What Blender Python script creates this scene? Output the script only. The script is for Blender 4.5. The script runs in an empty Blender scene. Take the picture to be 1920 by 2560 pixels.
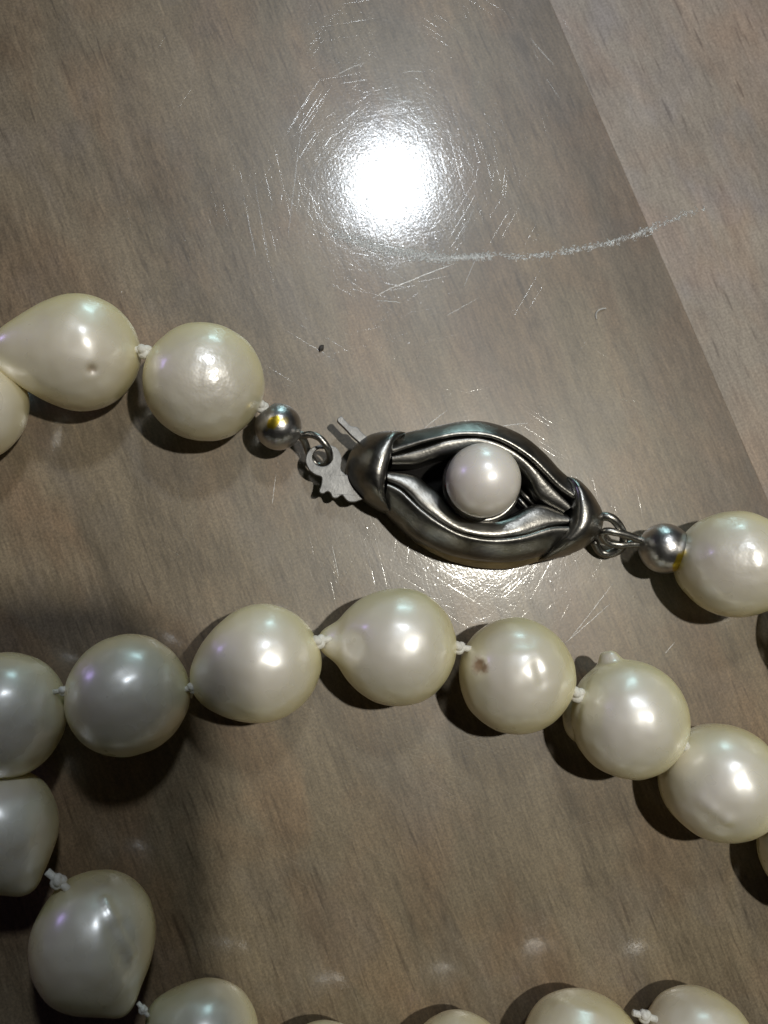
import bpy, bmesh, math, random
import numpy as np
from mathutils import Vector, Matrix, noise
from mathutils.geometry import tessellate_polygon

random.seed(7)
S = bpy.context.scene
COL = S.collection
S.unit_settings.scale_length = 0.07            # one unit is about 7 cm: the lens hangs that far above the table

# ---------------------------------------------------------------- camera
F = 2000.0                                      # focal length in pixels of a 1920 x 2560 picture
RW = np.array([[0.9945804, 0.0123080, 0.1032390],
               [0.0, -0.9929684, 0.1183798],
               [0.1039701, -0.1177382, -0.9875869]])   # camera (x right, y down, z forward) -> world
cam_d = bpy.data.cameras.new('camera')
cam = bpy.data.objects.new('camera', cam_d)
COL.objects.link(cam)
right, down, fwd = RW[:, 0], RW[:, 1], RW[:, 2]
m = Matrix.Identity(4)
for i in range(3):
    m[i][0], m[i][1], m[i][2] = right[i], -down[i], -fwd[i]
m[2][3] = 1.0
cam.matrix_world = m
cam_d.sensor_fit = 'VERTICAL'
cam_d.sensor_height = 32.0
cam_d.lens = F / 2560.0 * 32.0
cam_d.clip_start, cam_d.clip_end = 0.01, 100.0
cam_d.dof.use_dof = True
cam_d.dof.focus_distance = 0.93
cam_d.dof.aperture_fstop = 2.3
S.camera = cam

# ---------------------------------------------------------------- world, lamps, exposure
W = bpy.data.worlds.new('World')
S.world = W
W.use_nodes = True
W.node_tree.nodes['Background'].inputs[0].default_value = (0.95, 0.97, 1.0, 1)
W.node_tree.nodes['Background'].inputs[1].default_value = 0.004


def lamp(name, loc, target, energy, color, shape, sx, sy=None):
    d = bpy.data.lights.new(name, 'AREA')
    d.energy, d.color, d.shape, d.size = energy, color, shape, sx
    if sy:
        d.size_y = sy
    o = bpy.data.objects.new(name, d)
    COL.objects.link(o)
    o.location = loc
    o.rotation_euler = (Vector(target) - Vector(loc)).to_track_quat('-Z', 'Y').to_euler()
    return o


lamp('reading_lamp', (0.857, 0.342, 2.673), (0.1, 0.1, 0), 38.5, (1.0, 0.965, 0.87), 'DISK', 0.085)
lamp('ceiling_lamp', (0.476, 2.371, 3.234), (0.1, 0.1, 0), 33.0, (0.86, 0.93, 1.0), 'DISK', 0.36)
lamp('window_light', (0.75, 5.2, 0.95), (0.1, 0.2, 0.1), 24.0, (0.60, 0.95, 1.0), 'RECTANGLE', 1.05, 0.65)
lamp('violet_lamp', (-4.0, 2.1, 0.95), (0, 0, 0.1), 9.0, (0.55, 0.42, 1.0), 'DISK', 0.6)
S.view_settings.view_transform = 'Standard'
S.view_settings.look = 'None'
S.view_settings.exposure = 0.10
S.view_settings.gamma = 1.0
S.cycles.use_denoising = True
S.cycles.denoiser = 'OPENIMAGEDENOISE'
S.cycles.denoising_input_passes = 'RGB_ALBEDO_NORMAL'
S.cycles.max_bounces = 8
S.cycles.sample_clamp_indirect = 3.0
S.cycles.blur_glossy = 0.3
S.cycles.caustics_reflective = False
S.cycles.caustics_refractive = False

# ---------------------------------------------------------------- helpers


def gp(px, py, z=0.0):
    """the point at height z seen at a pixel of the photograph"""
    d = RW @ np.array([px - 960.0, py - 1280.0, F])
    return Vector(np.array([0, 0, 1.0]) + d * ((z - 1.0) / d[2]))


def unit_px(px, py, z=0.0):
    """size of one photograph pixel at that place"""
    return (gp(px + 1, py, z) - gp(px, py, z)).length


def link(name, verts, faces, mat, parent=None, smooth=True):
    me = bpy.data.meshes.new(name)
    me.from_pydata([tuple(v) for v in verts], [], faces)
    me.update()
    me.materials.append(mat)
    if smooth:
        me.polygons.foreach_set('use_smooth', [True] * len(me.polygons))
    o = bpy.data.objects.new(name, me)
    COL.objects.link(o)
    if parent is not None:
        o.parent = parent
    return o


def empty(name, parent=None):
    o = bpy.data.objects.new(name, None)
    COL.objects.link(o)
    o.empty_display_size = 0.05
    if parent is not None:
        o.parent = parent
    return o


def catmull(pts, n, closed=False):
    """smooth resampling of a polyline into n points"""
    P = [np.array(p, float) for p in pts]
    k = len(P)
    segs = k if closed else k - 1
    dense = []
    for i in range(segs):
        if closed:
            a, b, c, d = P[(i - 1) % k], P[i], P[(i + 1) % k], P[(i + 2) % k]
        else:
            b, c = P[i], P[i + 1]
            a = P[i - 1] if i > 0 else 2 * b - c
            d = P[i + 2] if i + 2 < k else 2 * c - b
        for t in np.linspace(0, 1, 24, endpoint=False):
            dense.append(0.5 * (2 * b + (c - a) * t + (2 * a - 5 * b + 4 * c - d) * t * t + (3 * b - a - 3 * c + d) * t ** 3))
    if not closed:
        dense.append(P[-1])
    dense = np.array(dense)
    if closed:
        dense = np.vstack([dense, dense[:1]])
    L = np.concatenate([[0], np.cumsum(np.linalg.norm(np.diff(dense, axis=0), axis=1))])
    s = np.linspace(0, L[-1], n, endpoint=not closed)
    return np.stack([np.interp(s, L, dense[:, j]) for j in range(dense.shape[1])], 1)


def tube_geo(pts, rad, sides=10, closed=False, V=None, Fc=None):
    V = [] if V is None else V
    Fc = [] if Fc is None else Fc
    n = len(pts)
    base = len(V)
    pts = [Vector(p) for p in pts]
    up = Vector((0.13, 0.21, 1)).normalized()
    for i in range(n):
        a = pts[i - 1] if (i > 0 or closed) else pts[i]
        b = pts[(i + 1) % n] if (i < n - 1 or closed) else pts[i]
        t = (b - a).normalized()
        s = t.cross(up)
        if s.length < 1e-4:
            s = t.cross(Vector((1, 0, 0)))
        s.normalize()
        u = s.cross(t).normalized()
        up = u
        r = rad[i] if hasattr(rad, '__len__') else rad
        for j in range(sides):
            w = 2 * math.pi * j / sides
            V.append(pts[i] + s * (r * math.cos(w)) + u * (r * math.sin(w)))
    for i in range(n if closed else n - 1):
        for j in range(sides):
            a, b = base + i * sides + j, base + i * sides + (j + 1) % sides
            c, d = base + ((i + 1) % n) * sides + (j + 1) % sides, base + ((i + 1) % n) * sides + j
            Fc.append((a, b, c, d))
    if not closed:
        Fc.append(tuple(base + j for j in range(sides))[::-1])
        Fc.append(tuple(base + (n - 1) * sides + j for j in range(sides)))
    return V, Fc


# ---------------------------------------------------------------- materials


def new_mat(name):
    mt = bpy.data.materials.new(name)
    mt.use_nodes = True
    nt = mt.node_tree
    b = nt.nodes['Principled BSDF']

    def N(t, **kw):
        nd = nt.nodes.new(t)
        for k, v in kw.items():
            if isinstance(k, str) and hasattr(nd, k):
                setattr(nd, k, v)
        return nd
    return mt, nt, b, N


def setv(nt, sock, v):
    if hasattr(v, 'is_output'):
        nt.links.new(v, sock)
    else:
        sock.default_value = v


def math_n(nt, op, a, b=None, clamp=False):
    n = nt.nodes.new('ShaderNodeMath')
    n.operation = op
    n.use_clamp = clamp
    setv(nt, n.inputs[0], a)
    if b is not None:
        setv(nt, n.inputs[1], b)
    return n.outputs[0]


def noise_n(nt, vec, scale, detail=3.0, rough=0.5, dist=0.0):
    n = nt.nodes.new('ShaderNodeTexNoise')
    nt.links.new(vec, n.inputs['Vector'])
    n.inputs['Scale'].default_value = scale
    n.inputs['Detail'].default_value = detail
    n.inputs['Roughness'].default_value = rough
    n.inputs['Distortion'].default_value = dist
    return n.outputs['Fac']


def mapped(nt, src, scale=(1, 1, 1), rot=(0, 0, 0), loc=(0, 0, 0)):
    n = nt.nodes.new('ShaderNodeMapping')
    nt.links.new(src, n.inputs['Vector'])
    n.inputs['Scale'].default_value = scale
    n.inputs['Rotation'].default_value = rot
    n.inputs['Location'].default_value = loc
    return n.outputs[0]


def ramp(nt, fac, stops):
    n = nt.nodes.new('ShaderNodeValToRGB')
    nt.links.new(fac, n.inputs[0])
    e = n.color_ramp.elements
    while len(e) < len(stops):
        e.new(0.5)
    for el, (p, c) in zip(e, stops):
        el.position = p
        el.color = (c, c, c, 1) if not hasattr(c, '__len__') else (*c, 1)
    return n.outputs[0]


def mix(nt, fac, a, b, mode='MIX'):
    n = nt.nodes.new('ShaderNodeMix')
    n.data_type = 'RGBA'
    n.blend_type = mode
    setv(nt, n.inputs[0], fac)
    for sk, v in ((n.inputs[6], a), (n.inputs[7], b)):
        setv(nt, sk, v if hasattr(v, 'is_output') else (*v, 1))
    return n.outputs[2]


def wood(name, dark, light, offs, dash, band=False):
    mt, nt, b, N = new_mat(name)
    tc = N('ShaderNodeTexCoord').outputs['Object']
    p = mapped(nt, tc, loc=offs)
    wob = noise_n(nt, mapped(nt, p, (1.4, 0.8, 1)), 2.0, 2.0)
    # slow colour drift, long streaks, fine fibres
    drift = noise_n(nt, mapped(nt, p, (3.2, 0.9, 1)), 1.6, 3.0, 0.55, 0.6)
    streak = noise_n(nt, mapped(nt, p, (26, 2.2, 1)), 1.0, 4.0, 0.6, 0.25)
    fibre = noise_n(nt, mapped(nt, p, (190, 24, 1)), 1.0, 3.0, 0.65, 0.15)
    cross = noise_n(nt, mapped(nt, mapped(nt, p, rot=(0, 0, 0.5)), (5, 9, 1)), 1.0, 3.0, 0.5, 0.8)
    hair = noise_n(nt, mapped(nt, p, (330, 62, 1)), 1.0, 2.0, 0.6)
    k = math_n(nt, 'ADD', math_n(nt, 'MULTIPLY', drift, 0.26), math_n(nt, 'MULTIPLY', streak, 0.26))
    k = math_n(nt, 'ADD', k, math_n(nt, 'MULTIPLY', fibre, 0.26))
    k = math_n(nt, 'ADD', k, math_n(nt, 'MULTIPLY', hair, 0.16))
    k = math_n(nt, 'ADD', k, math_n(nt, 'MULTIPLY', cross, 0.14))
    k = ramp(nt, k, [(0.425, 0.0), (0.64, 1.0)])
    col = mix(nt, k, dark, light)
    speck = noise_n(nt, p, 330.0, 2.0, 0.6)
    col = mix(nt, 1.0, col, ramp(nt, speck, [(0.34, 0.80), (0.66, 1.20)]), 'MULTIPLY')
    # reddish and olive patches
    tint = noise_n(nt, mapped(nt, p, (5.0, 3.0, 1), loc=(3, 1, 0)), 1.7, 3.0, 0.55, 0.6)
    col = mix(nt, ramp(nt, tint, [(0.46, 0.0), (0.66, 0.75)]), col, (1.12, 0.95, 0.84), 'MULTIPLY')
    tint2 = noise_n(nt, mapped(nt, p, (6.0, 3.6, 1), loc=(8, 5, 0)), 1.9, 3.0, 0.55, 0.6)
    col = mix(nt, ramp(nt, tint2, [(0.50, 0.0), (0.68, 0.7)]), col, (0.94, 0.98, 1.14), 'MULTIPLY')
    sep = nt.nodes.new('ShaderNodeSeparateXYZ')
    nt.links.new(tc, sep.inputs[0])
    # cool lamp sheen at the upper end, painted into the wood colour
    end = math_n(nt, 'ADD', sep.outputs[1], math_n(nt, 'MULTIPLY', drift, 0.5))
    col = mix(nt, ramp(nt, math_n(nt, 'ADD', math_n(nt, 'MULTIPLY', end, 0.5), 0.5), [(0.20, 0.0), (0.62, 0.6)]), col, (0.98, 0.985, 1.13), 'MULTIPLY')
    if band:
        ed = math_n(nt, 'ADD', sep.outputs[0], math_n(nt, 'MULTIPLY', math_n(nt, 'SUBTRACT', wob, 0.5), 0.16))
        col = mix(nt, ramp(nt, math_n(nt, 'ADD', ed, 0.5), [(0.36, 0.0), (0.47, 1.0)]), col, (0.81, 0.79, 0.85), 'MULTIPLY')
    # short dark pores lying along the grain
    pore = noise_n(nt, mapped(nt, p, (190, 15, 1), loc=(7, 2, 0)), 1.0, 1.5, 0.5)
    pm = ramp(nt, pore, [(0.62, 0.0), (0.71, 1.0)])
    area = ramp(nt, noise_n(nt, p, 3.0, 1.0), [(0.36, 0.25), (0.6, 1.0)])
    col = mix(nt, math_n(nt, 'MULTIPLY', math_n(nt, 'MULTIPLY', pm, area), dash), col, (0.42, 0.38, 0.36), 'MULTIPLY')
    # rarer bold dashes
    bold = noise_n(nt, mapped(nt, p, (80, 7, 1), loc=(1, 9, 0)), 1.0, 2.0, 0.6)
    col = mix(nt, math_n(nt, 'MULTIPLY', ramp(nt, bold, [(0.68, 0.0), (0.76, 1.0)]), dash * 0.65), col, (0.62, 0.58, 0.56), 'MULTIPLY')
    pale = noise_n(nt, mapped(nt, p, (120, 9, 1), loc=(5, 4, 0)), 1.0, 2.0, 0.6)
    col = mix(nt, ramp(nt, pale, [(0.64, 0.0), (0.74, 0.55)]), col, (1.35, 1.32, 1.28), 'MULTIPLY')
    nt.links.new(col, b.inputs['Base Color'])
    b.inputs['Roughness'].default_value = 0.44
    b.inputs['IOR'].default_value = 1.6
    b.inputs['Specular IOR Level'].default_value = 0.7
    # lacquer: orange peel, dust grain and hair-fine scratches in every direction
    h = math_n(nt, 'MULTIPLY', noise_n(nt, tc, 300.0, 2.0, 0.6), 0.42)
    h = math_n(nt, 'ADD', h, math_n(nt, 'MULTIPLY', noise_n(nt, tc, 60.0, 2.0, 0.5), 0.35))
    h = math_n(nt, 'ADD', h, math_n(nt, 'MULTIPLY', fibre, 0.26))
    vo = nt.nodes.new('ShaderNodeTexVoronoi')
    vo.inputs['Scale'].default_value = 62.0
    nt.links.new(tc, vo.inputs['Vector'])
    h = math_n(nt, 'ADD', h, math_n(nt, 'MULTIPLY', ramp(nt, vo.outputs['Distance'], [(0.0, 1.0), (0.10, 0.0)]), 0.5))
    worn = ramp(nt, noise_n(nt, tc, 7.0, 2.0), [(0.40, 0.25), (0.62, 1.0)])
    for i, (a, sx, sy, lo, am) in enumerate([(0.15, 430, 8, .69, .14), (0.5, 400, 14, .71, .10), (0.9, 480, 6, .70, .16), (1.25, 420, 11, .71, .10), (1.7, 460, 7, .71, .13),
                                             (2.15, 400, 13, .71, .10), (2.5, 450, 6, .70, .15), (2.95, 380, 9, .70, .12)]):
        sc = noise_n(nt, mapped(nt, mapped(nt, tc, rot=(0, 0, a)), (sx, sy, 1), loc=(i * 3.7, i * 1.3, 0)), 1.0, 1.0, 0.5, 0.25)
        cut = math_n(nt, 'MULTIPLY', ramp(nt, sc, [(lo - .035, 0.0), (lo + .025, 1.0)]), worn)
        h = math_n(nt, 'SUBTRACT', h, math_n(nt, 'MULTIPLY', cut, am * 1.05))
    bp = nt.nodes.new('ShaderNodeBump')
    bp.inputs['Strength'].default_value = 1.0
    bp.inputs['Distance'].default_value = 0.00021
    nt.links.new(h, bp.inputs['Height'])
    nt.links.new(bp.outputs[0], b.inputs['Coat Normal'])
    nt.links.new(bp.outputs[0], b.inputs['Normal'])
    b.inputs['Coat Weight'].default_value = 1.0
    rr = noise_n(nt, mapped(nt, tc, (7, 5, 1)), 1.5, 3.0)
    nt.links.new(math_n(nt, 'ADD', math_n(nt, 'MULTIPLY', rr, 0.05), 0.085), b.inputs['Coat Roughness'])
    return mt


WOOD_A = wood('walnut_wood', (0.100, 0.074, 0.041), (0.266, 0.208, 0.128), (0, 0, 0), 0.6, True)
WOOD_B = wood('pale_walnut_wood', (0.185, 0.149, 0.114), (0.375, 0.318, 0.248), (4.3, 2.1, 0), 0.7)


def pearl_mat(name, stops):
    mt, nt, b, N = new_mat(name)
    tc = N('ShaderNodeTexCoord').outputs['Object']
    oi = N('ShaderNodeObjectInfo')
    lw = N('ShaderNodeLayerWeight')
    lw.inputs['Blend'].default_value = 0.42
    facing = lw.outputs['Facing']
    # nacre: rosy grey looked at straight on, cream to olive towards the rim
    body = ramp(nt, facing, stops)
    cloud = noise_n(nt, tc, 16.0, 3.0, 0.55, 0.6)
    body = mix(nt, ramp(nt, cloud, [(0.40, 0.0), (0.72, 0.75)]), body, (1.05, 1.06, 1.10), 'MULTIPLY')
    body = mix(nt, oi.outputs['Random'], body, mix(nt, 0.55, body, (0.90, 0.83, 0.64), 'MULTIPLY'))
    at = N('ShaderNodeAttribute')
    at.attribute_name = 'stain'
    pit = noise_n(nt, tc, 140.0, 3.0)
    pc = mix(nt, pit, (0.085, 0.028, 0.004), (0.33, 0.15, 0.02))
    body = mix(nt, at.outputs['Fac'], body, pc)
    nt.links.new(body, b.inputs['Base Color'])
    b.inputs['Roughness'].default_value = 0.48
    b.inputs['IOR'].default_value = 1.9
    b.inputs['Specular IOR Level'].default_value = 0.9
    b.inputs['Subsurface Weight'].default_value = 0.3
    b.inputs['Subsurface Radius'].default_value = (0.9, 0.8, 0.5)
    b.inputs['Subsurface Scale'].default_value = 0.026
    nt.links.new(math_n(nt, 'SUBTRACT', 1.0, at.outputs['Fac'], True), b.inputs['Coat Weight'])
    b.inputs['Coat IOR'].default_value = 2.2
    rr = noise_n(nt, tc, 30.0, 2.0)
    nt.links.new(math_n(nt, 'ADD', math_n(nt, 'MULTIPLY', rr, 0.07), 0.245), b.inputs['Coat Roughness'])
    bp = nt.nodes.new('ShaderNodeBump')
    bp.inputs['Distance'].default_value = 0.0009
    at2 = N('ShaderNodeAttribute')
    at2.attribute_name = 'grit'
    fine = noise_n(nt, tc, 85.0, 2.0)
    h = math_n(nt, 'ADD', math_n(nt, 'MULTIPLY', fine, math_n(nt, 'ADD', math_n(nt, 'MULTIPLY', at2.outputs['Fac'], 1.6), 0.10)), math_n(nt, 'MULTIPLY', noise_n(nt, tc, 22.0, 2.0), 0.9))
    nt.links.new(h, bp.inputs['Height'])
    nt.links.new(bp.outputs[0], b.inputs['Normal'])
    nt.links.new(bp.outputs[0], b.inputs['Coat Normal'])
    return mt


NACRE = pearl_mat('nacre', [(0.0, (0.70, 0.655, 0.585)), (0.28, (0.70, 0.655, 0.515)), (0.58, (0.79, 0.73, 0.45)), (1.0, (0.92, 0.83, 0.42))])  # rim stop also brightened to stand in for light bounced off the table
PALE_NACRE = pearl_mat('pale_nacre', [(0.0, (0.88, 0.835, 0.82)), (0.35, (0.84, 0.80, 0.78)), (0.65, (0.80, 0.765, 0.72)), (1.0, (0.78, 0.74, 0.66))])


def metal(name, col, rough, dark=0.5, gold=False, scale=30.0):
    mt, nt, b, N = new_mat(name)
    tc = N('ShaderNodeTexCoord').outputs['Object']
    n1 = noise_n(nt, tc, scale, 4.0, 0.6, 0.3)
    c = mix(nt, ramp(nt, n1, [(0.35, 0.0), (0.68, 1.0)]), tuple(x * dark for x in col), col)
    b.inputs['Metallic'].default_value = 1.0
    if gold:
        at = N('ShaderNodeAttribute')
        at.attribute_name = 'gilt'
        c = mix(nt, at.outputs['Fac'], c, (0.62, 0.46, 0.05))
    nt.links.new(c, b.inputs['Base Color'])
    n2 = noise_n(nt, tc, scale * 2.2, 3.0)
    nt.links.new(math_n(nt, 'ADD', math_n(nt, 'MULTIPLY', n2, 0.16), rough - 0.08), b.inputs['Roughness'])
    bp = nt.nodes.new('ShaderNodeBump')
    bp.inputs['Distance'].default_value = 0.0006
    nt.links.new(noise_n(nt, tc, 260.0, 3.0, 0.6), bp.inputs['Height'])
    bp.inputs['Strength'].default_value = 0.5
    nt.links.new(bp.outputs[0], b.inputs['Normal'])
    return mt


SILVER = metal('tarnished_silver', (0.40, 0.385, 0.355), 0.33, 0.5)
BRASSY = metal('brassy_silver', (0.62, 0.54, 0.34), 0.5, 0.6)
BRIGHT = metal('bright_silver', (0.72, 0.70, 0.685), 0.31, 0.6, gold=True)
BRUSHED = metal('brushed_silver', (0.26, 0.256, 0.25), 0.5, 0.72, scale=60.0)


def silk_mat():
    mt, nt, b, N = new_mat('white_silk_thread')
    tc = N('ShaderNodeTexCoord').outputs['Object']
    n1 = noise_n(nt, tc, 160.0, 3.0)
    nt.links.new(mix(nt, n1, (0.55, 0.53, 0.47), (0.80, 0.79, 0.75)), b.inputs['Base Color'])
    b.inputs['Roughness'].default_value = 0.55
    b.inputs['Sheen Weight'].default_value = 0.3
    bp = nt.nodes.new('ShaderNodeBump')
    bp.inputs['Distance'].default_value = 0.001
    nt.links.new(noise_n(nt, tc, 420.0, 2.0), bp.inputs['Height'])
    nt.links.new(bp.outputs[0], b.inputs['Normal'])
    return mt


SILK = silk_mat()


def simple(name, col, rough, spec=0.5):
    mt, nt, b, N = new_mat(name)
    tc = N('ShaderNodeTexCoord').outputs['Object']
    n1 = noise_n(nt, tc, 90.0, 3.0)
    nt.links.new(mix(nt, n1, tuple(c * 0.75 for c in col), col), b.inputs['Base Color'])
    b.inputs['Roughness'].default_value = rough
    b.inputs['Specular IOR Level'].default_value = spec
    return mt


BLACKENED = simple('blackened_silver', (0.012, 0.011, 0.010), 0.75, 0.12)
SCRATCH = simple('scratched_lacquer', (0.60, 0.59, 0.57), 0.32, 1.0)
SCRATCH.node_tree.nodes['Principled BSDF'].inputs['IOR'].default_value = 2.0
CRUMB = simple('dark_crumb', (0.035, 0.028, 0.022), 0.6)
LINT = simple('white_lint', (0.7, 0.7, 0.68), 0.6)
PHONE = simple('black_glass', (0.02, 0.02, 0.022), 0.15)

# ---------------------------------------------------------------- the table: two boards
table = empty('tabletop')
table['kind'] = 'structure'
sa, sb = gp(1373, 0), gp(1919, 1250)
grain = (sa - sb).normalized()
ang = math.atan2(-grain.x, grain.y)             # local Y runs along the grain


def board(name, mat, side, gap, zoff):
    o_ = Vector((sa.x, sa.y, 0))
    w, L, t, ch = 3.6, 8.0, 0.30, 0.0004
    prof = [(gap, -t), (gap, -ch), (gap + ch, 0), (w, 0), (w, -t)]
    prof = [(side * x, z) for x, z in prof]
    if side < 0:
        prof = prof[::-1]
    V = [(x, -L / 2, z) for x, z in prof] + [(x, L / 2, z) for x, z in prof]
    n = len(prof)
    Fc = [(i, (i + 1) % n, (i + 1) % n + n, i + n)[::-1] for i in range(n)]
    Fc += [tuple(range(n)), tuple(range(2 * n - 1, n - 1, -1))]
    ob = link(name, V, Fc, mat, table, smooth=False)
    bm = bmesh.new()
    bm.from_mesh(ob.data)
    bmesh.ops.recalc_face_normals(bm, faces=bm.faces)
    bm.to_mesh(ob.data)
    bm.free()
    ob.location = (o_.x, o_.y, zoff)
    ob.rotation_euler = (0, 0, ang)
    return ob


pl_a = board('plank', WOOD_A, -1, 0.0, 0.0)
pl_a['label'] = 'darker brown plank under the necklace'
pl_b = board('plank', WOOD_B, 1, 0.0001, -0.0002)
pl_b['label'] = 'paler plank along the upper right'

# scratches in the lacquer: shallow raised burrs


def scratch(pts, w=2.2, jag=1.2):
    P = catmull(pts, max(12, int(len(pts) * 9)))
    pts3, rad = [], []
    n = len(P)
    for i, (x, y) in enumerate(P):
        x += random.uniform(-jag, jag) * .5
        y += random.uniform(-jag, jag) * .5
        pts3.append(gp(x, y, 0.0))
        e = math.sin(math.pi * (i + .5) / n) ** 0.5
        rad.append(w * 0.5 * e * random.uniform(0.35, 1.0) * unit_px(x, y))
    V, Fc = tube_geo(pts3, rad, 6)
    o = link('scratch', [(v.x, v.y, v.z * 0.5) for v in V], Fc, SCRATCH, table)
    return o


for pts, w in [
    ([(929, 747), (975, 722), (1013, 707), (1085, 678), (1144, 657)], 3.4),
    ([(762, 273), (745, 382), (735, 467), (727, 530), (720, 598)], 2.0),
    ([(617, 534), (628, 585), (640, 640)], 2.2),
    ([(638, 458), (652, 545), (672, 640)], 1.8),
    ([(833, 192), (872, 172), (914, 156)], 2.4),
    ([(1006, 182), (1030, 178), (1056, 180)], 2.0),
    ([(1324, 94), (1355, 130), (1386, 164)], 2.4),
    ([(1365, 195), (1385, 225), (1402, 250)], 1.5),
    ([(947, 245), (1000, 252), (1035, 256)], 2.2),
    ([(1018, 280), (1080, 310), (1140, 345)], 2.2),
    ([(1411, 1609), (1468, 1560), (1525, 1510)], 2.0),
    ([(1663, 1633), (1676, 1618), (1688, 1604)], 2.0),
    ([(1423, 1599), (1478, 1530), (1531, 1460)], 2.2),
    ([(1061, 1070), (1090, 1047), (1119, 1025)], 2.0),
    ([(1257, 1065), (1288, 1061), (1322, 1058)], 2.0),
    ([(830, 1361), (838, 1400), (848, 1451)], 1.8),
    ([(690, 1185), (684, 1230), (680, 1262)], 1.8),
    ([(940, 752), (980, 754), (1003, 757)], 1.8),
    ([(1115, 790), (1160, 765), (1200, 742)], 1.5),
    ([(1160, 715), (1175, 680), (1192, 640)], 1.6),
    ([(1152, 592), (1168, 560), (1192, 505)], 1.5),
    ([(780, 455), (795, 415), (825, 360)], 1.8),
    ([(790, 520), (805, 560), (840, 605)], 1.8),
    ([(860, 625), (900, 665), (925, 690)], 1.8),
]:
    scratch(pts, w)

# the long whitish scuff: many small burrs along an arc, joined
V, Fc = [], []
arc = catmull([(838, 584), (868, 594), (895, 603), (959, 624), (1022, 634), (1085, 645), (1148, 644), (1233, 639), (1300, 643),
               (1422, 628), (1528, 606), (1593, 586), (1625, 574), (1690, 545), (1760, 522)], 700)
for i in range(2800):
    k = random.randrange(len(arc))
    x, y = arc[k]
    t = k / len(arc)
    dens = 1.0 if t < 0.42 else (0.34 if t < 0.8 else (0.5 if t < 0.86 else 0.2))
    if random.random() > dens:
        continue
    wd = 12 if t < 0.3 else (7 if t < .8 else 9)
    x += random.gauss(0, 4)
    y += random.gauss(0, wd * .6)
    a = random.gauss(-0.3, 0.8)
    l = random.uniform(2.0, 6.5)
    r = random.uniform(0.6, 1.7) * unit_px(x, y)
    dx, dy = math.cos(a) * l, math.sin(a) * l
    tube_geo([gp(x - dx, y - dy), gp(x, y), gp(x + dx, y + dy)], [r * .3, r, r * .3], 5, False, V, Fc)
sc = link('scuff', [(v.x, v.y, v.z * 0.2) for v in V], Fc, SCRATCH, table)
sc['kind'] = 'stuff'
sc['label'] = 'long whitish curved scuff across both planks'

# ---------------------------------------------------------------- the necklace
neck = empty('pearl_necklace')
neck.location = gp(1190, 1240, 0)
neck['label'] = 'knotted strand of cream baroque pearls with a tarnished silver clasp, coiled on the wooden table'
neck['category'] = 'necklace'
bpy.context.view_layer.update()
NINV = Matrix.Translation(-Vector(neck.location))


def place(o, loc):
    """a part at a world place under the necklace (which is only shifted)"""
    o.parent = neck
    o.location = Vector(loc) - Vector(neck.location)


def centre(px, py, rpx):
    d = RW @ np.array([px - 960.0, py - 1280.0, F])
    cz = np.array([px - 960.0, py - 1280.0, F])
    r = 0.07
    for _ in range(12):
        t = (r - 1.0) / d[2]
        r = rpx / F * (t * F)
    return Vector(np.array([0, 0, 1.0]) + d * t), r


def frame(px, py):
    """image-right, image-up and towards-the-lens at a pixel, in world axes"""
    z = -(RW @ np.array([px - 960.0, py - 1280.0, F]))
    z /= np.linalg.norm(z)
    x = RW[:, 0] - (RW[:, 0] @ z) * z
    x /= np.linalg.norm(x)
    y = np.cross(z, x)
    return x, y, z


ICO = bmesh.new()
bmesh.ops.create_icosphere(ICO, subdivisions=6, radius=1.0)
ICO_V = np.array([v.co[:] for v in ICO.verts])
ICO_F = [tuple(v.index for v in f.verts) for f in ICO.faces]
ICO.free()
ICO_V /= np.linalg.norm(ICO_V, axis=1)[:, None]


def imgdir(fr, ox, oy, back=False):
    x, y, z = fr
    s = ox * ox + oy * oy
    k = math.sqrt(max(0.0, 1 - s)) * (-1 if back else 1)
    v = x * ox - y * oy + z * k
    return v / np.linalg.norm(v)


def rings(n):
    return n


seed_i = [0]


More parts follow.
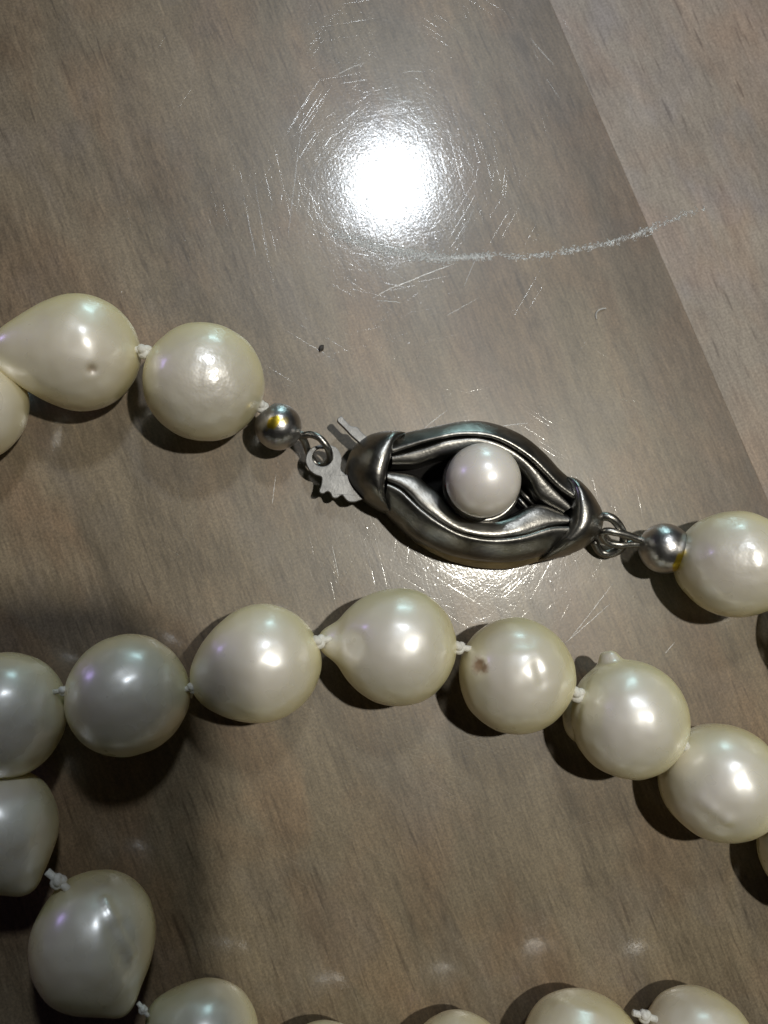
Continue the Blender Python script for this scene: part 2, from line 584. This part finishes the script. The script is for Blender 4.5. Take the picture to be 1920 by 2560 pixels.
def pearl(px, py, rpx, feats=(), sx=1.0, sy=1.0, rot=0.0, wob=0.02, grit=0.0, label=None, stains=(), name='pearl', lift=None, parent=None):
    """a baroque pearl: sphere plus bumps, tails, dimples, grooves; offsets are fractions of the radius as seen from above"""
    seed_i[0] += 1
    fr = frame(px, py)
    c, r = centre(px, py, rpx)
    n = ICO_V
    rad = np.ones(len(n))
    so = Vector((seed_i[0] * 3.1, seed_i[0] * 1.7, 0))
    wv = np.array([noise.noise(Vector(v) * 1.6 + so) + 0.35 * noise.noise(Vector(v) * 4.2 + so) for v in n])
    rad += wob * wv
    rng = random.Random(int(px * 7 + py))
    for _ in range(4 if name == 'pearl' else 0):
        d = imgdir(fr, rng.uniform(-.8, .8), rng.uniform(-.55, .55))
        a = np.degrees(np.arccos(np.clip(n @ d, -1, 1)))
        rad += rng.choice((-1, 1, 1)) * rng.uniform(.004, .010) * np.exp(-(a / rng.uniform(7, 17)) ** 2)
    for ft in feats:
        kind = ft[0]
        if kind == 'b':                          # bump or dimple: (ox, oy, amplitude, width in degrees)
            _, ox, oy, amp, wd = ft[:5]
            d = imgdir(fr, ox, oy) if ox * ox + oy * oy <= 1 else imgdir(fr, ox / math.hypot(ox, oy), oy / math.hypot(ox, oy))
            a = np.degrees(np.arccos(np.clip(n @ d, -1, 1)))
            rad += amp * np.exp(-(a / wd) ** 2)
        elif kind == 't':                        # tail: cone-like, (ox, oy, amplitude, width, power, z)
            _, ox, oy, amp, wd, pw, zz = ft
            d = fr[0] * ox - fr[1] * oy + fr[2] * zz
            d = d / np.linalg.norm(d)
            a = np.degrees(np.arccos(np.clip(n @ d, -1, 1)))
            rad += amp * np.exp(-(a / wd) ** pw)
        elif kind == 'g':                        # groove or ridge round an axis: (ox, oy, z, angle, amplitude, width)
            _, ox, oy, zz, an, amp, wd = ft
            d = fr[0] * ox - fr[1] * oy + fr[2] * zz
            d = d / np.linalg.norm(d)
            a = np.degrees(np.arccos(np.clip(n @ d, -1, 1)))
            rad += amp * np.exp(-((a - an) / wd) ** 2)
        elif kind == 'a':                        # ridge along a short arc: (ox0, oy0, ox1, oy1, amplitude, width)
            _, x0, y0, x1, y1, amp, wd = ft
            best = np.full(len(n), 999.0)
            for t in np.linspace(0, 1, 14):
                d = imgdir(fr, x0 + (x1 - x0) * t, y0 + (y1 - y0) * t)
                best = np.minimum(best, np.degrees(np.arccos(np.clip(n @ d, -1, 1))))
            rad += amp * np.exp(-(best / wd) ** 2)
    V = n * rad[:, None]
    ca, sn = math.cos(rot), math.sin(rot)
    ux, uy = V @ fr[0], -(V @ fr[1])
    uz = V @ fr[2]
    a, b_ = (ux * ca + uy * sn) * sx, (-ux * sn + uy * ca) * sy
    ux, uy = a * ca - b_ * sn, a * sn + b_ * ca
    V = (np.outer(ux, fr[0]) - np.outer(uy, fr[1]) + np.outer(uz, fr[2])) * r
    if lift is None:
        zc = c.z
        low = V[:, 2].min()
        # let it rest on the table: keep the seen place, move along the line of sight
        want = -low
        d = (c - Vector((0, 0, 1))).normalized()
        c = c + d * ((want - zc) / d.z)
    else:
        d = (c - Vector((0, 0, 1))).normalized()
        c = c + d * ((lift - c.z) / d.z)
    o = link(name, V, ICO_F, NACRE if name == 'pearl' else PALE_NACRE)
    if parent is None:
        place(o, c)
    else:
        o.parent = parent
        o.location = c - Vector(neck.location) - Vector(parent.location)
    st = np.zeros(len(n))
    for ox, oy, wd, k in stains:
        d = imgdir(fr, ox, oy)
        a = np.degrees(np.arccos(np.clip(n @ d, -1, 1)))
        jag = np.array([noise.noise(Vector(v) * 22.0) for v in n]) * 2.2
        st = np.maximum(st, k * np.clip(1.6 - (a + jag) / wd, 0, 1))
    at = o.data.attributes.new('stain', 'FLOAT', 'POINT')
    at.data.foreach_set('value', st)
    gr = np.zeros(len(n))
    if grit:
        d = imgdir(fr, 0.2, -0.05)
        a = np.degrees(np.arccos(np.clip(n @ d, -1, 1)))
        gr = grit * np.exp(-(a / 38) ** 2)
    at = o.data.attributes.new('grit', 'FLOAT', 'POINT')
    at.data.foreach_set('value', gr)
    if label:
        o['label'] = label
    return o, c, r


def knot(px, py, dpx, z=0.078, ang_=0.0, tail=None):
    """an overhand knot of silk: a trefoil of thread pulled tight"""
    u = unit_px(px, py, z)
    R = dpx * 0.5 * u
    p = gp(px, py, z)
    pts = []
    for i in range(48):
        t = 2 * math.pi * i / 48
        q = Vector((math.sin(t) + 1.35 * math.sin(2 * t), math.cos(t) - 1.35 * math.cos(2 * t), -1.15 * math.sin(3 * t)))
        pts.append(q * (R * 0.20))
    eu = Matrix.Rotation(ang_, 3, 'Z') @ Matrix.Rotation(random.uniform(0.5, 1.1), 3, 'Y')
    pts = [eu @ q for q in pts]
    V, Fc = tube_geo(pts, R * 0.50, 10, True)
    dirv = Vector((math.cos(ang_), math.sin(ang_), 0))
    tube_geo([-dirv * R * 1.7, -dirv * R * .6, dirv * R * .6, dirv * R * 1.7], R * 0.42, 8, False, V, Fc)
    if tail:
        e = gp(px + tail[0], py + tail[1], z * 0.75) - p
        tube_geo([Vector((0, 0, 0)), e * .55 + Vector((0, 0, .002)), e], [R * .3, R * .26, R * .12], 7, False, V, Fc)
    o = link('knot', V, Fc, SILK)
    place(o, p)
    return o


# --- upper strand, left of the clasp
pearl(-86, 1017, 141, [('t', 0.9, -0.3, .05, 40, 2, 0)])
pearl(203, 882, 143, [('t', -1, 0.0, 0.12, 50, 2.0, .05), ('t', -1, -0.02, 0.33, 25, 2.0, .05), ('b', -.55, -.42, -.035, 22), ('b', .15, .275, -.055, 4.5),
                      ('b', .15, .275, .02, 11), ('b', -.72, .33, .022, 9), ('b', -.62, .12, .014, 8), ('b', -.25, -.55, .012, 12), ('b', -.38, .28, .006, 6), ('b', -.45, .2, -.02, 16), ('a', .1, -.3, .14, .12, .012, 10)],
      stains=[(.15, .275, 4.0, .45)], label='pear-shaped pearl with a small dark pit')
pearl(511, 956, 146, [('b', .5, .1, .008, 8), ('b', .42, .3, .006, 5)], sx=1.02, grit=1.0, label='round pearl with a pitted shiny patch')
knot(8, 900, 40, .084, 0.1)
knot(361, 878, 44, .080, -0.15)
knot(655, 1016, 38, .055, -0.6)

# --- upper strand, right of the clasp
pearl(1839, 1410, 133, [('t', -1, .02, .05, 40, 2, 0), ('b', -.62, -.02, .012, 9), ('b', -.30, -.26, .014, 11), ('b', -.28, -.08, .012, 9), ('b', .30, -.22, .012, 10),
                        ('b', .33, .06, .012, 8), ('a', -.5, .22, -.15, .62, .012, 9), ('b', .1, .1, -.02, 20)], sx=1.06, grit=.4,
      label='lumpy pearl next to the small silver bead on the right')
pearl(2112, 1572, 140)
knot(1728, 1362, 30, .062, -0.3)
knot(1975, 1490, 38, .080, -0.6)

# --- middle strand
pearl(8, 1784, 151, [('t', .35, 1, .06, 40, 2, 0), ('b', .42, .1, .012, 8), ('b', .2, .35, -.03, 24)], label='large pearl cut by the left edge')
pearl(320, 1737, 149, [('b', .06, .48, -.028, 26), ('b', -.5, .15, .012, 18), ('b', .62, -.25, .006, 9), ('t', 1, .1, .03, 25, 2, 0)], label='round bluish pearl lying in the shade')
pearl(657, 1656, 145, [('t', -1, .36, .26, 36, 2.0, -.05), ('b', -.75, -.05, .02, 13), ('b', .72, -.14, .008, 6), ('b', -.5, .35, -.025, 18), ('a', -.75, .55, -.3, .85, -.012, 9)])
pearl(996, 1616, 145, [('t', -1, -.12, .12, 44, 2.0, .05), ('t', -1, -.07, .25, 14, 2.6, .05), ('b', -.70, .0, -.06, 13), ('b', -.62, .22, .012, 9), ('b', .76, .06, .010, 6)],
      label='drop-shaped pearl with a narrow neck')
pearl(1290, 1688, 143, [('b', -.6, -.17, -.045, 7), ('b', -.6, -.17, .012, 14), ('a', .36, -.38, .48, -.1, .012, 6), ('a', -.2, -.5, .25, -.52, -.014, 8), ('b', .22, -.05, .014, 12),
                        ('a', .36, -.15, .42, .12, -.02, 6), ('b', -.1, .62, .02, 20), ('t', 1, .25, .03, 25, 2, 0)],
      stains=[(-.62, -.16, 6.6, 1.0), (-.52, -.12, 4.2, 1.0)], label='pearl with a brown pit')
pearl(1572, 1797, 145, [('t', -1, -.08, .14, 27, 7, -.40), ('g', -1, -.08, -.42, 34, -.035, 4), ('t', -.23, -.985, .15, 9.5, 4, .10), ('b', -.36, -.93, .06, 8), ('b', -.17, -.97, .03, 4), ('b', -.5, -.28, .01, 6),
                        ('a', -.93, .25, -.6, -.75, -.02, 5), ('b', -.55, .42, .008, 5), ('b', .7, -.38, .005, 7)],
      stains=[(-.27, -.93, 6, .12)], label='pearl with a flaked lip and a nub on top')
pearl(1807, 1956, 142, [('t', -1, -.2, .10, 50, 2, 0), ('a', -.34, .28, -.05, .58, .024, 7), ('b', .02, .60, .022, 6), ('b', -.2, .42, .012, 5), ('b', -.06, .72, -.014, 10), ('a', .38, -.25, .5, .25, .008, 9)],
      label='pearl with a row of small bumps at the right edge')
pearl(2058, 2128, 146, [('t', -1, -.3, .04, 40, 2, 0)])
knot(160, 1727, 32, .086, 0.1)
knot(484, 1718, 36, .080, 0.25, tail=(-6, 26))
knot(797, 1603, 42, .078, 0.2, tail=None)
knot(1147, 1618, 38, .080, -0.15)
knot(1443, 1735, 44, .080, -0.3)
knot(1710, 1868, 44, .080, -0.5)
knot(1930, 2050, 40, .080, -0.6)

# --- lower strand
pearl(-4, 2068, 139, [('t', .66, 1, .16, 30, 2, .1), ('t', .66, 1, .10, 14, 2.2, .1), ('b', .25, .55, -.03, 16), ('b', .1, -.35, -.02, 25), ('b', .45, .1, .02, 14), ('b', .55, .62, .025, 10), ('b', .7, -.3, .014, 18)],
      sy=1.03, label='lumpy bluish pearl at the left edge')
pearl(234, 2348, 153, [('t', .70, 1, .08, 38, 2.0, .1), ('t', .70, 1, .17, 15, 2.0, .1), ('t', -.62, -.9, .03, 22, 2, .1), ('a', .08, -.52, .62, .22, .040, 4.5), ('a', .36, -.10, .62, .42, -.065, 11), ('a', .62, .45, .40, .75, .02, 9), ('b', .32, -.28, .012, 5),
                       ('b', .15, -.17, .006, 5), ('b', -.15, .45, -.02, 22), ('b', .6, .45, .018, 12)], sx=.97, sy=1.04, rot=.25, label='large creased pearl in the shade')
pearl(508, 2604, 139, [('t', -1, -.52, .08, 30, 2, .1), ('t', -1, -.56, .06, 14, 2, .1), ('a', -.3, -.55, .15, -.62, .01, 8)])
pearl(808, 2720, 143)
pearl(1147, 2682, 135)
pearl(1452, 2643, 149, [('a', -.25, -.74, .28, -.62, .022, 6), ('a', -.3, -.55, .4, -.42, -.014, 9), ('t', 1, -.5, .05, 30, 2, 0)], label='ridged pearl at the bottom edge')
pearl(1748, 2622, 138)
knot(146, 2203, 46, .082, -0.7)
knot(358, 2524, 26, .084, -0.9)
knot(1612, 2540, 36, .088, -0.3)
knot(655, 2655, 38, .080, -0.3)
knot(975, 2690, 38, .080, 0.1)
knot(1296, 2650, 38, .080, 0.1)

# --- silver end beads


def bead(px, py, rpx, z, axis, flat, gilt):
    """small silver ball with a drilled, slightly flattened end"""
    u = unit_px(px, py, z)
    R = rpx * u
    ax = Vector(axis).normalized()
    n = ICO_V[:]
    d = np.array(ax)
    k = n @ d
    rad = np.ones(len(n)) * R
    V = n * rad[:, None]
    over = np.clip(k - flat, 0, None)             # planed end
    V -= np.outer(over * R * 0.9, d)
    rim = np.exp(-((k - flat) / .03) ** 2) * .02 * R
    V += n * rim[:, None]
    o = link('bead', V, ICO_F, BRIGHT)
    p = gp(px, py, z)
    place(o, p)
    fr = frame(px, py)
    g = np.zeros(len(n))
    jag = np.array([noise.noise(Vector(v) * 5.0) for v in n])
    for ox, oy, wx, wy, rot, kk in gilt:
        dd = imgdir(fr, ox, oy)
        ix, iy = n @ fr[0] - ox, -(n @ fr[1]) - oy
        ca, sn = math.cos(rot), math.sin(rot)
        a, b_ = (ix * ca + iy * sn) / wx, (-ix * sn + iy * ca) / wy
        q = np.sqrt(a * a + b_ * b_) + jag * .5
        g = np.maximum(g, kk * np.clip((1.25 - q) * 2.5, 0, 1) * (n @ dd > 0.2))
    at = o.data.attributes.new('gilt', 'FLOAT', 'POINT')
    at.data.foreach_set('value', g)
    return o, p, R


def local_tube(name, world_pts, rpx, mat, parent, closed=False, sides=12, n=48, z=.03):
    u = unit_px(1200, 1240, z)
    P = catmull([tuple(p) for p in world_pts], n, closed)
    org = Vector(neck.location) + (Vector(parent.location) if parent is not neck else Vector((0, 0, 0)))
    V, Fc = tube_geo([Vector(p) - org for p in P], rpx * u, sides, closed)
    o = link(name, V, Fc, mat, parent)
    return o


b1, p1, R1 = bead(696, 1067, 59, .047, gp(655, 1016, .05) - gp(696, 1067, .045), .86, [(-.20, -.20, .36, .20, -.75, 1.0), (.25, -.25, .16, .14, 0, .55)])
b1['label'] = 'silver bead with a worn gilt patch on top'
local_tube('loop', [gp(738, 1080, .040), gp(758, 1088, .042), gp(776, 1086, .047), gp(800, 1096, .052), gp(820, 1122, .048), gp(824, 1150, .030), gp(806, 1166, .018),
                    gp(786, 1156, .016), gp(772, 1132, .022), gp(762, 1104, .034), gp(750, 1090, .040)], 8.6, SILVER, b1, n=60)
b2, p2, R2 = bead(1661, 1371, 60, .045, gp(1728, 1360, .05) - gp(1661, 1371, .045), .84, [(.52, .55, .17, .42, .35, 1.0)])
b2['label'] = 'silver bead with a small gilt patch at its rim'
local_tube('loop', [gp(1606, 1352, .042), gp(1575, 1340, .045), gp(1540, 1331, .047), gp(1514, 1328, .044), gp(1506, 1340, .038), gp(1520, 1356, .032), gp(1550, 1362, .032),
                    gp(1580, 1360, .036), gp(1606, 1360, .040)], 9.5, SILVER, b2, n=56)
# cut tube that grips the thread
fr2 = (gp(1745, 1352, .052) - gp(1705, 1364, .048))
V, Fc = tube_geo([Vector((0, 0, 0)), fr2], 17 * unit_px(1720, 1358, .05), 16)
co = link('collar', [v + gp(1706, 1362, .048) - Vector(neck.location) - Vector(b2.location) for v in V], Fc, SILK, b2)

# --- the clasp
Z0 = .012
bk_pts = [(880, 1170), (905, 1110), (985, 1092), (1068, 1076), (1162, 1060), (1231, 1066), (1303, 1096), (1358, 1140), (1416, 1196), (1470, 1235), (1494, 1290), (1478, 1340), (1412, 1386),
          (1285, 1412), (1213, 1412), (1141, 1399), (1087, 1377), (1032, 1341), (975, 1283), (900, 1236)]


def slab(name, outline, zlo, zhi, mat, parent, holes=(), n=120, bev=0.0, zcurve=None):
    P = catmull(outline, n, True) if n else np.array(outline, float)
    org = Vector(neck.location) + (Vector(parent.location) if parent is not None and parent is not neck else Vector((0, 0, 0)))
    loops = [P] + [np.array(h) for h in holes]

    def lift(x, y, z):
        return gp(x, y, z + (zcurve(x, y) if zcurve else 0)) - org
    top = [[lift(x, y, zhi) for x, y in L] for L in loops]
    # walls drop straight down
    bot = [[Vector((v.x, v.y, v.z - (zhi - zlo))) for v in L] for L in top]
    tri = tessellate_polygon([[Vector((v.x, v.y, 0)) for v in L] for L in top])
    V = [v for L in top for v in L]
    nb = len(V)
    V += [v for L in bot for v in L]
    Fc = [tuple(t) for t in tri] + [tuple(i + nb for i in t[::-1]) for t in tri]
    k = 0
    for L in top:
        m_ = len(L)
        for i in range(m_):
            a, b_ = k + i, k + (i + 1) % m_
            Fc.append((a, b_, b_ + nb, a + nb))
        k += m_
    o = link(name, V, Fc, mat, parent, smooth=False)
    bm = bmesh.new()
    bm.from_mesh(o.data)
    bmesh.ops.recalc_face_normals(bm, faces=bm.faces)
    if bev:
        eds = [e for e in bm.edges if len(e.link_faces) == 2 and e.calc_face_angle(0) > 0.8]
        bmesh.ops.bevel(bm, geom=eds, offset=bev, segments=2, affect='EDGES', profile=0.6)
    bm.to_mesh(o.data)
    bm.free()
    return o


def strip(name, A, B, zA, zB, bulge, mat, parent, n=90, mseg=16, base=None, pw=2.7, taper=None, roll=1.0):
    """a rounded cast band between two seen edges; zA and zB are the heights of the edges along the band"""
    PA, PB = catmull(A, n), catmull(B, n)
    ZA = np.interp(np.linspace(0, 1, n), np.linspace(0, 1, len(zA)), zA)
    ZB = np.interp(np.linspace(0, 1, n), np.linspace(0, 1, len(zB)), zB)
    org = Vector(neck.location) + Vector(parent.location)
    V, Fc = [], []
    row = mseg + 1 + 2
    for i in range(n):
        a, b_ = gp(*PA[i], ZA[i]), gp(*PB[i], ZB[i])
        tp = 1.0 if taper is None else taper(i / (n - 1))
        lo = base if base is not None else min(ZA[i], ZB[i]) - .02
        V.append(Vector((a.x, a.y, lo)) - org)
        for j in range(mseg + 1):
            w = j / mseg
            s = 0.5 - 0.5 * math.cos(math.pi * w)
            p = a.lerp(b_, s)
            p.z += bulge * tp * (1 - abs(2 * s - 1) ** pw) ** (1 / pw)
            V.append(p - org)
        V.append(Vector((b_.x, b_.y, lo)) - org)
    for i in range(n - 1):
        for j in range(row - 1):
            q = i * row + j
            Fc.append((q, q + 1, q + row + 1, q + row))
        Fc.append((i * row + row - 1, i * row, (i + 1) * row, (i + 1) * row + row - 1))
    Fc.append(tuple(range(row)))
    Fc.append(tuple((n - 1) * row + j for j in range(row))[::-1])
    o = link(name, V, Fc, mat, parent)
    bm = bmesh.new()
    bm.from_mesh(o.data)
    bmesh.ops.recalc_face_normals(bm, faces=bm.faces)
    for e in bm.edges:
        if len(e.link_faces) == 2 and e.calc_face_angle(0) > 1.1:
            e.smooth = False
    bm.to_mesh(o.data)
    bm.free()
    return o


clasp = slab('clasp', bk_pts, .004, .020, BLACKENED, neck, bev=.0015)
clasp['label'] = 'eye-shaped tarnished silver clasp holding one pearl'

ob_u = strip('outer_band', [(975, 1096), (1012, 1083), (1068, 1071), (1162, 1054), (1231, 1060), (1303, 1089), (1358, 1133), (1394, 1172), (1420, 1195), (1448, 1214)],
             [(980, 1134), (1020, 1121), (1068, 1106), (1141, 1091), (1213, 1093), (1267, 1112), (1322, 1149), (1358, 1184), (1394, 1221), (1436, 1252)],
             [.036, .04, .042, .042, .038], [.056, .064, .068, .064, .056], .011, SILVER, clasp, base=.012)
ob_l = strip('outer_band', [(968, 1209), (1003, 1226), (1050, 1270), (1105, 1310), (1159, 1336), (1231, 1347), (1304, 1339), (1376, 1318), (1430, 1316)],
             [(955, 1268), (996, 1309), (1032, 1341), (1087, 1370), (1141, 1390), (1213, 1403), (1285, 1404), (1358, 1390), (1415, 1380)],
             [.056, .064, .068, .064, .056], [.032, .040, .044, .040, .032], .012, SILVER, clasp, base=.012)
sw = strip('side_wall', [(955, 1262), (996, 1303), (1032, 1335), (1087, 1365), (1141, 1386), (1213, 1399), (1285, 1400), (1358, 1387), (1420, 1378)],
           [(958, 1272), (996, 1313), (1032, 1349), (1087, 1384), (1141, 1406), (1213, 1420), (1285, 1420), (1358, 1401), (1425, 1388)],
           [.030, .033, .035, .033, .030], [.012, .012, .012, .012, .012], .007, BRASSY, clasp, base=.006, pw=2.0)
sw['label'] = 'lower outer wall of the clasp with a brassy tint'
strip('inner_band', [(978, 1141), (1021, 1130), (1069, 1115), (1123, 1099), (1191, 1095), (1253, 1111), (1308, 1146), (1355, 1191), (1395, 1233), (1428, 1266)],
      [(980, 1166), (1040, 1164), (1080, 1152), (1119, 1140), (1185, 1128), (1245, 1146), (1290, 1172), (1318, 1205), (1343, 1247), (1402, 1284)],
      [.050, .058, .062, .058, .050], [.046, .052, .056, .052, .046], .009, SILVER, clasp, base=.016)
strip('inner_band', [(968, 1178), (1005, 1182), (1040, 1190), (1068, 1212), (1094, 1232), (1134, 1279), (1177, 1298), (1231, 1301), (1278, 1290), (1343, 1261), (1412, 1286)],
      [(966, 1205), (1000, 1221), (1025, 1243), (1046, 1268), (1074, 1290), (1115, 1317), (1164, 1337), (1231, 1347), (1305, 1338), (1377, 1317), (1424, 1311)],
      [.046, .050, .052, .050, .046], [.050, .057, .060, .057, .050], .009, SILVER, clasp, base=.016)
tp = lambda t: math.sin(math.pi * min(1, max(0, t))) ** .55
strip('end_cap', [(1012, 1080), (960, 1080), (916, 1092), (880, 1124), (866, 1165), (869, 1196), (884, 1223), (911, 1248), (943, 1268), (976, 1284)],
      [(1013, 1084), (992, 1096), (984, 1108), (978, 1137), (971, 1163), (965, 1190), (961, 1218), (961, 1240), (967, 1262), (978, 1286)],
      [.052, .034, .028, .026, .026, .027, .034, .034], [.054, .066, .066, .066, .064, .060, .050, .036], .030, SILVER, clasp, base=.010, taper=tp, pw=1.9)
strip('end_cap', [(1413, 1190), (1440, 1200), (1462, 1221), (1482, 1247), (1502, 1286), (1502, 1318), (1484, 1347), (1455, 1372), (1412, 1390), (1356, 1403)],
      [(1414, 1194), (1428, 1210), (1434, 1230), (1434, 1254), (1432, 1280), (1427, 1308), (1416, 1330), (1402, 1346), (1383, 1368), (1354, 1398)],
      [.048, .034, .028, .026, .026, .026, .028, .034], [.050, .062, .064, .064, .062, .058, .048, .036], .028, SILVER, clasp, base=.010, taper=tp, pw=1.9)
# small cup under the pearl and spring bar glimpsed in the right corner of the eye
u = unit_px(1208, 1201, .04)
cup = []
for k in range(40):
    t = 2 * math.pi * k / 40
    q = gp(1204, 1210, .056)
    cup.append(q + Vector((math.cos(t), math.sin(t), 0)) * (88 * u))
cu = local_tube('cup', cup, 9, SILVER, clasp, closed=True, n=64)
for a, b_ in (((1298, 1225), (1336, 1262)), ((1290, 1240), (1322, 1275))):
    local_tube('spring_bar', [gp(*a, .030), gp((a[0] + b_[0]) / 2, (a[1] + b_[1]) / 2, .034), gp(*b_, .030)], 5.5, SILVER, clasp, n=12)
mp, _, _ = pearl(1208, 1201, 88, wob=.005, name='mounted_pearl', lift=.099, parent=clasp)
mp['label'] = 'small round white pearl set in the clasp'
# eyelet on the right end
E_ = [gp(1484, 1312, .034), gp(1504, 1292, .046), gp(1530, 1296, .050), gp(1550, 1318, .046), gp(1560, 1345, .034), gp(1552, 1370, .022), gp(1526, 1384, .014),
      gp(1500, 1378, .012), gp(1484, 1352, .020)]
local_tube('eyelet', E_, 11.0, SILVER, clasp, n=56)

# tongue plate and press lever on the left


def q1(x, y):
    return (580 + x / 3.318, 980 + y / 3.318)


tong = [q1(*p) for p in [(628, 500), (612, 545), (614, 590), (640, 645), (690, 685), (738, 702), (745, 730), (738, 775), (724, 818), (732, 838), (758, 842), (780, 828), (800, 826), (818, 842),
                         (830, 868), (850, 880), (876, 876), (898, 858), (918, 858), (942, 888), (968, 908), (1002, 912), (1040, 905), (1110, 860), (1120, 700), (960, 690), (926, 668),
                         (906, 650), (902, 610), (910, 560), (900, 510), (872, 468), (830, 446), (780, 436), (720, 440), (664, 460)]]
hole = [q1(748 + 84 * math.cos(2 * math.pi * k / 32), 540 + 78 * math.sin(2 * math.pi * k / 32)) for k in range(32)]
tg = slab('tongue', tong, .026, .033, BRUSHED, clasp, holes=[hole], n=130, bev=.0010)
lev = [q1(*p) for p in [(872, 228), (888, 208), (908, 200), (930, 222), (958, 254), (985, 280), (1012, 286), (1042, 294), (1070, 326), (1110, 362), (1180, 410), (1150, 500), (1052, 415), (1010, 378),
                        (975, 345), (940, 306), (905, 272), (880, 248)]]
slab('lever', lev, .030, .038, BRUSHED, clasp, n=90, bev=.0010)

# ---------------------------------------------------------------- specks on the table
V, Fc = [], []
cr = bmesh.new()
bmesh.ops.create_icosphere(cr, subdivisions=3, radius=1.0)
uu = unit_px(803, 871)
vs = []
for v in cr.verts:
    k = 1 + .45 * noise.noise(v.co * 1.9 + Vector((3, 1, 2)))
    vs.append((v.co.x * 9 * uu * k, v.co.y * 6 * uu * k, (v.co.z * k + .8) * 4 * uu))
co_ = link('crumb', vs, [tuple(v.index for v in f.verts) for f in cr.faces], CRUMB)
cr.free()
co_.location = gp(803, 871)
co_.rotation_euler = (0, 0, 1.0)
co_['label'] = 'tiny dark crumb on bare wood above the left silver bead'
co_['category'] = 'crumb'
o3 = gp(1495, 785)
P = catmull([tuple(gp(*p, z) - o3) for p, z in (((1491, 798), .0006), ((1490, 786), .002), ((1496, 776), .004), ((1506, 772), .003), ((1515, 771), .0006))], 20)
V, Fc = tube_geo(P, 1.5 * uu, 6)
li = link('lint', V, Fc, LINT)
li.location = o3
li['label'] = 'short curled white lint fibre on the table above the clasp'
li['category'] = 'lint'

# ---------------------------------------------------------------- the telephone that takes the picture, behind the lens


def phone():
    x0, x1, y0, y1, rr = -0.78, 0.302, -0.158, 2.05, 0.085
    prof = []
    for cx, cy, a0 in ((x1 - rr, y0 + rr, -90), (x1 - rr, y1 - rr, 0), (x0 + rr, y1 - rr, 90), (x0 + rr, y0 + rr, 180)):
        for k in range(9):
            a = math.radians(a0 + 90 * k / 8)
            prof.append((cx + rr * math.cos(a), cy + rr * math.sin(a)))
    V, Fc = [], []
    lv = [(-.050, .012), (-.056, .003), (-.064, 0), (-.135, 0), (-.143, .003), (-.149, .012)]
    cx, cy = (x0 + x1) / 2, (y0 + y1) / 2
    for z, ins in lv:
        for x, y in prof:
            kx, ky = 1 - ins / ((x1 - x0) / 2), 1 - ins / ((y1 - y0) / 2)
            p = RW @ np.array([cx + (x - cx) * kx, cy + (y - cy) * ky, z])
            V.append(Vector(p))
    n = len(prof)
    for i in range(len(lv) - 1):
        for j in range(n):
            Fc.append((i * n + j, i * n + (j + 1) % n, (i + 1) * n + (j + 1) % n, (i + 1) * n + j))
    Fc.append(tuple(range(n))[::-1])
    Fc.append(tuple((len(lv) - 1) * n + j for j in range(n)))
    o = link('phone', V, Fc, PHONE, smooth=False)
    o.location = (0, 0, 1)
    o['label'] = 'black phone held flat above the table, its rounded corner shading the lower left'
    o['category'] = 'phone'


phone()
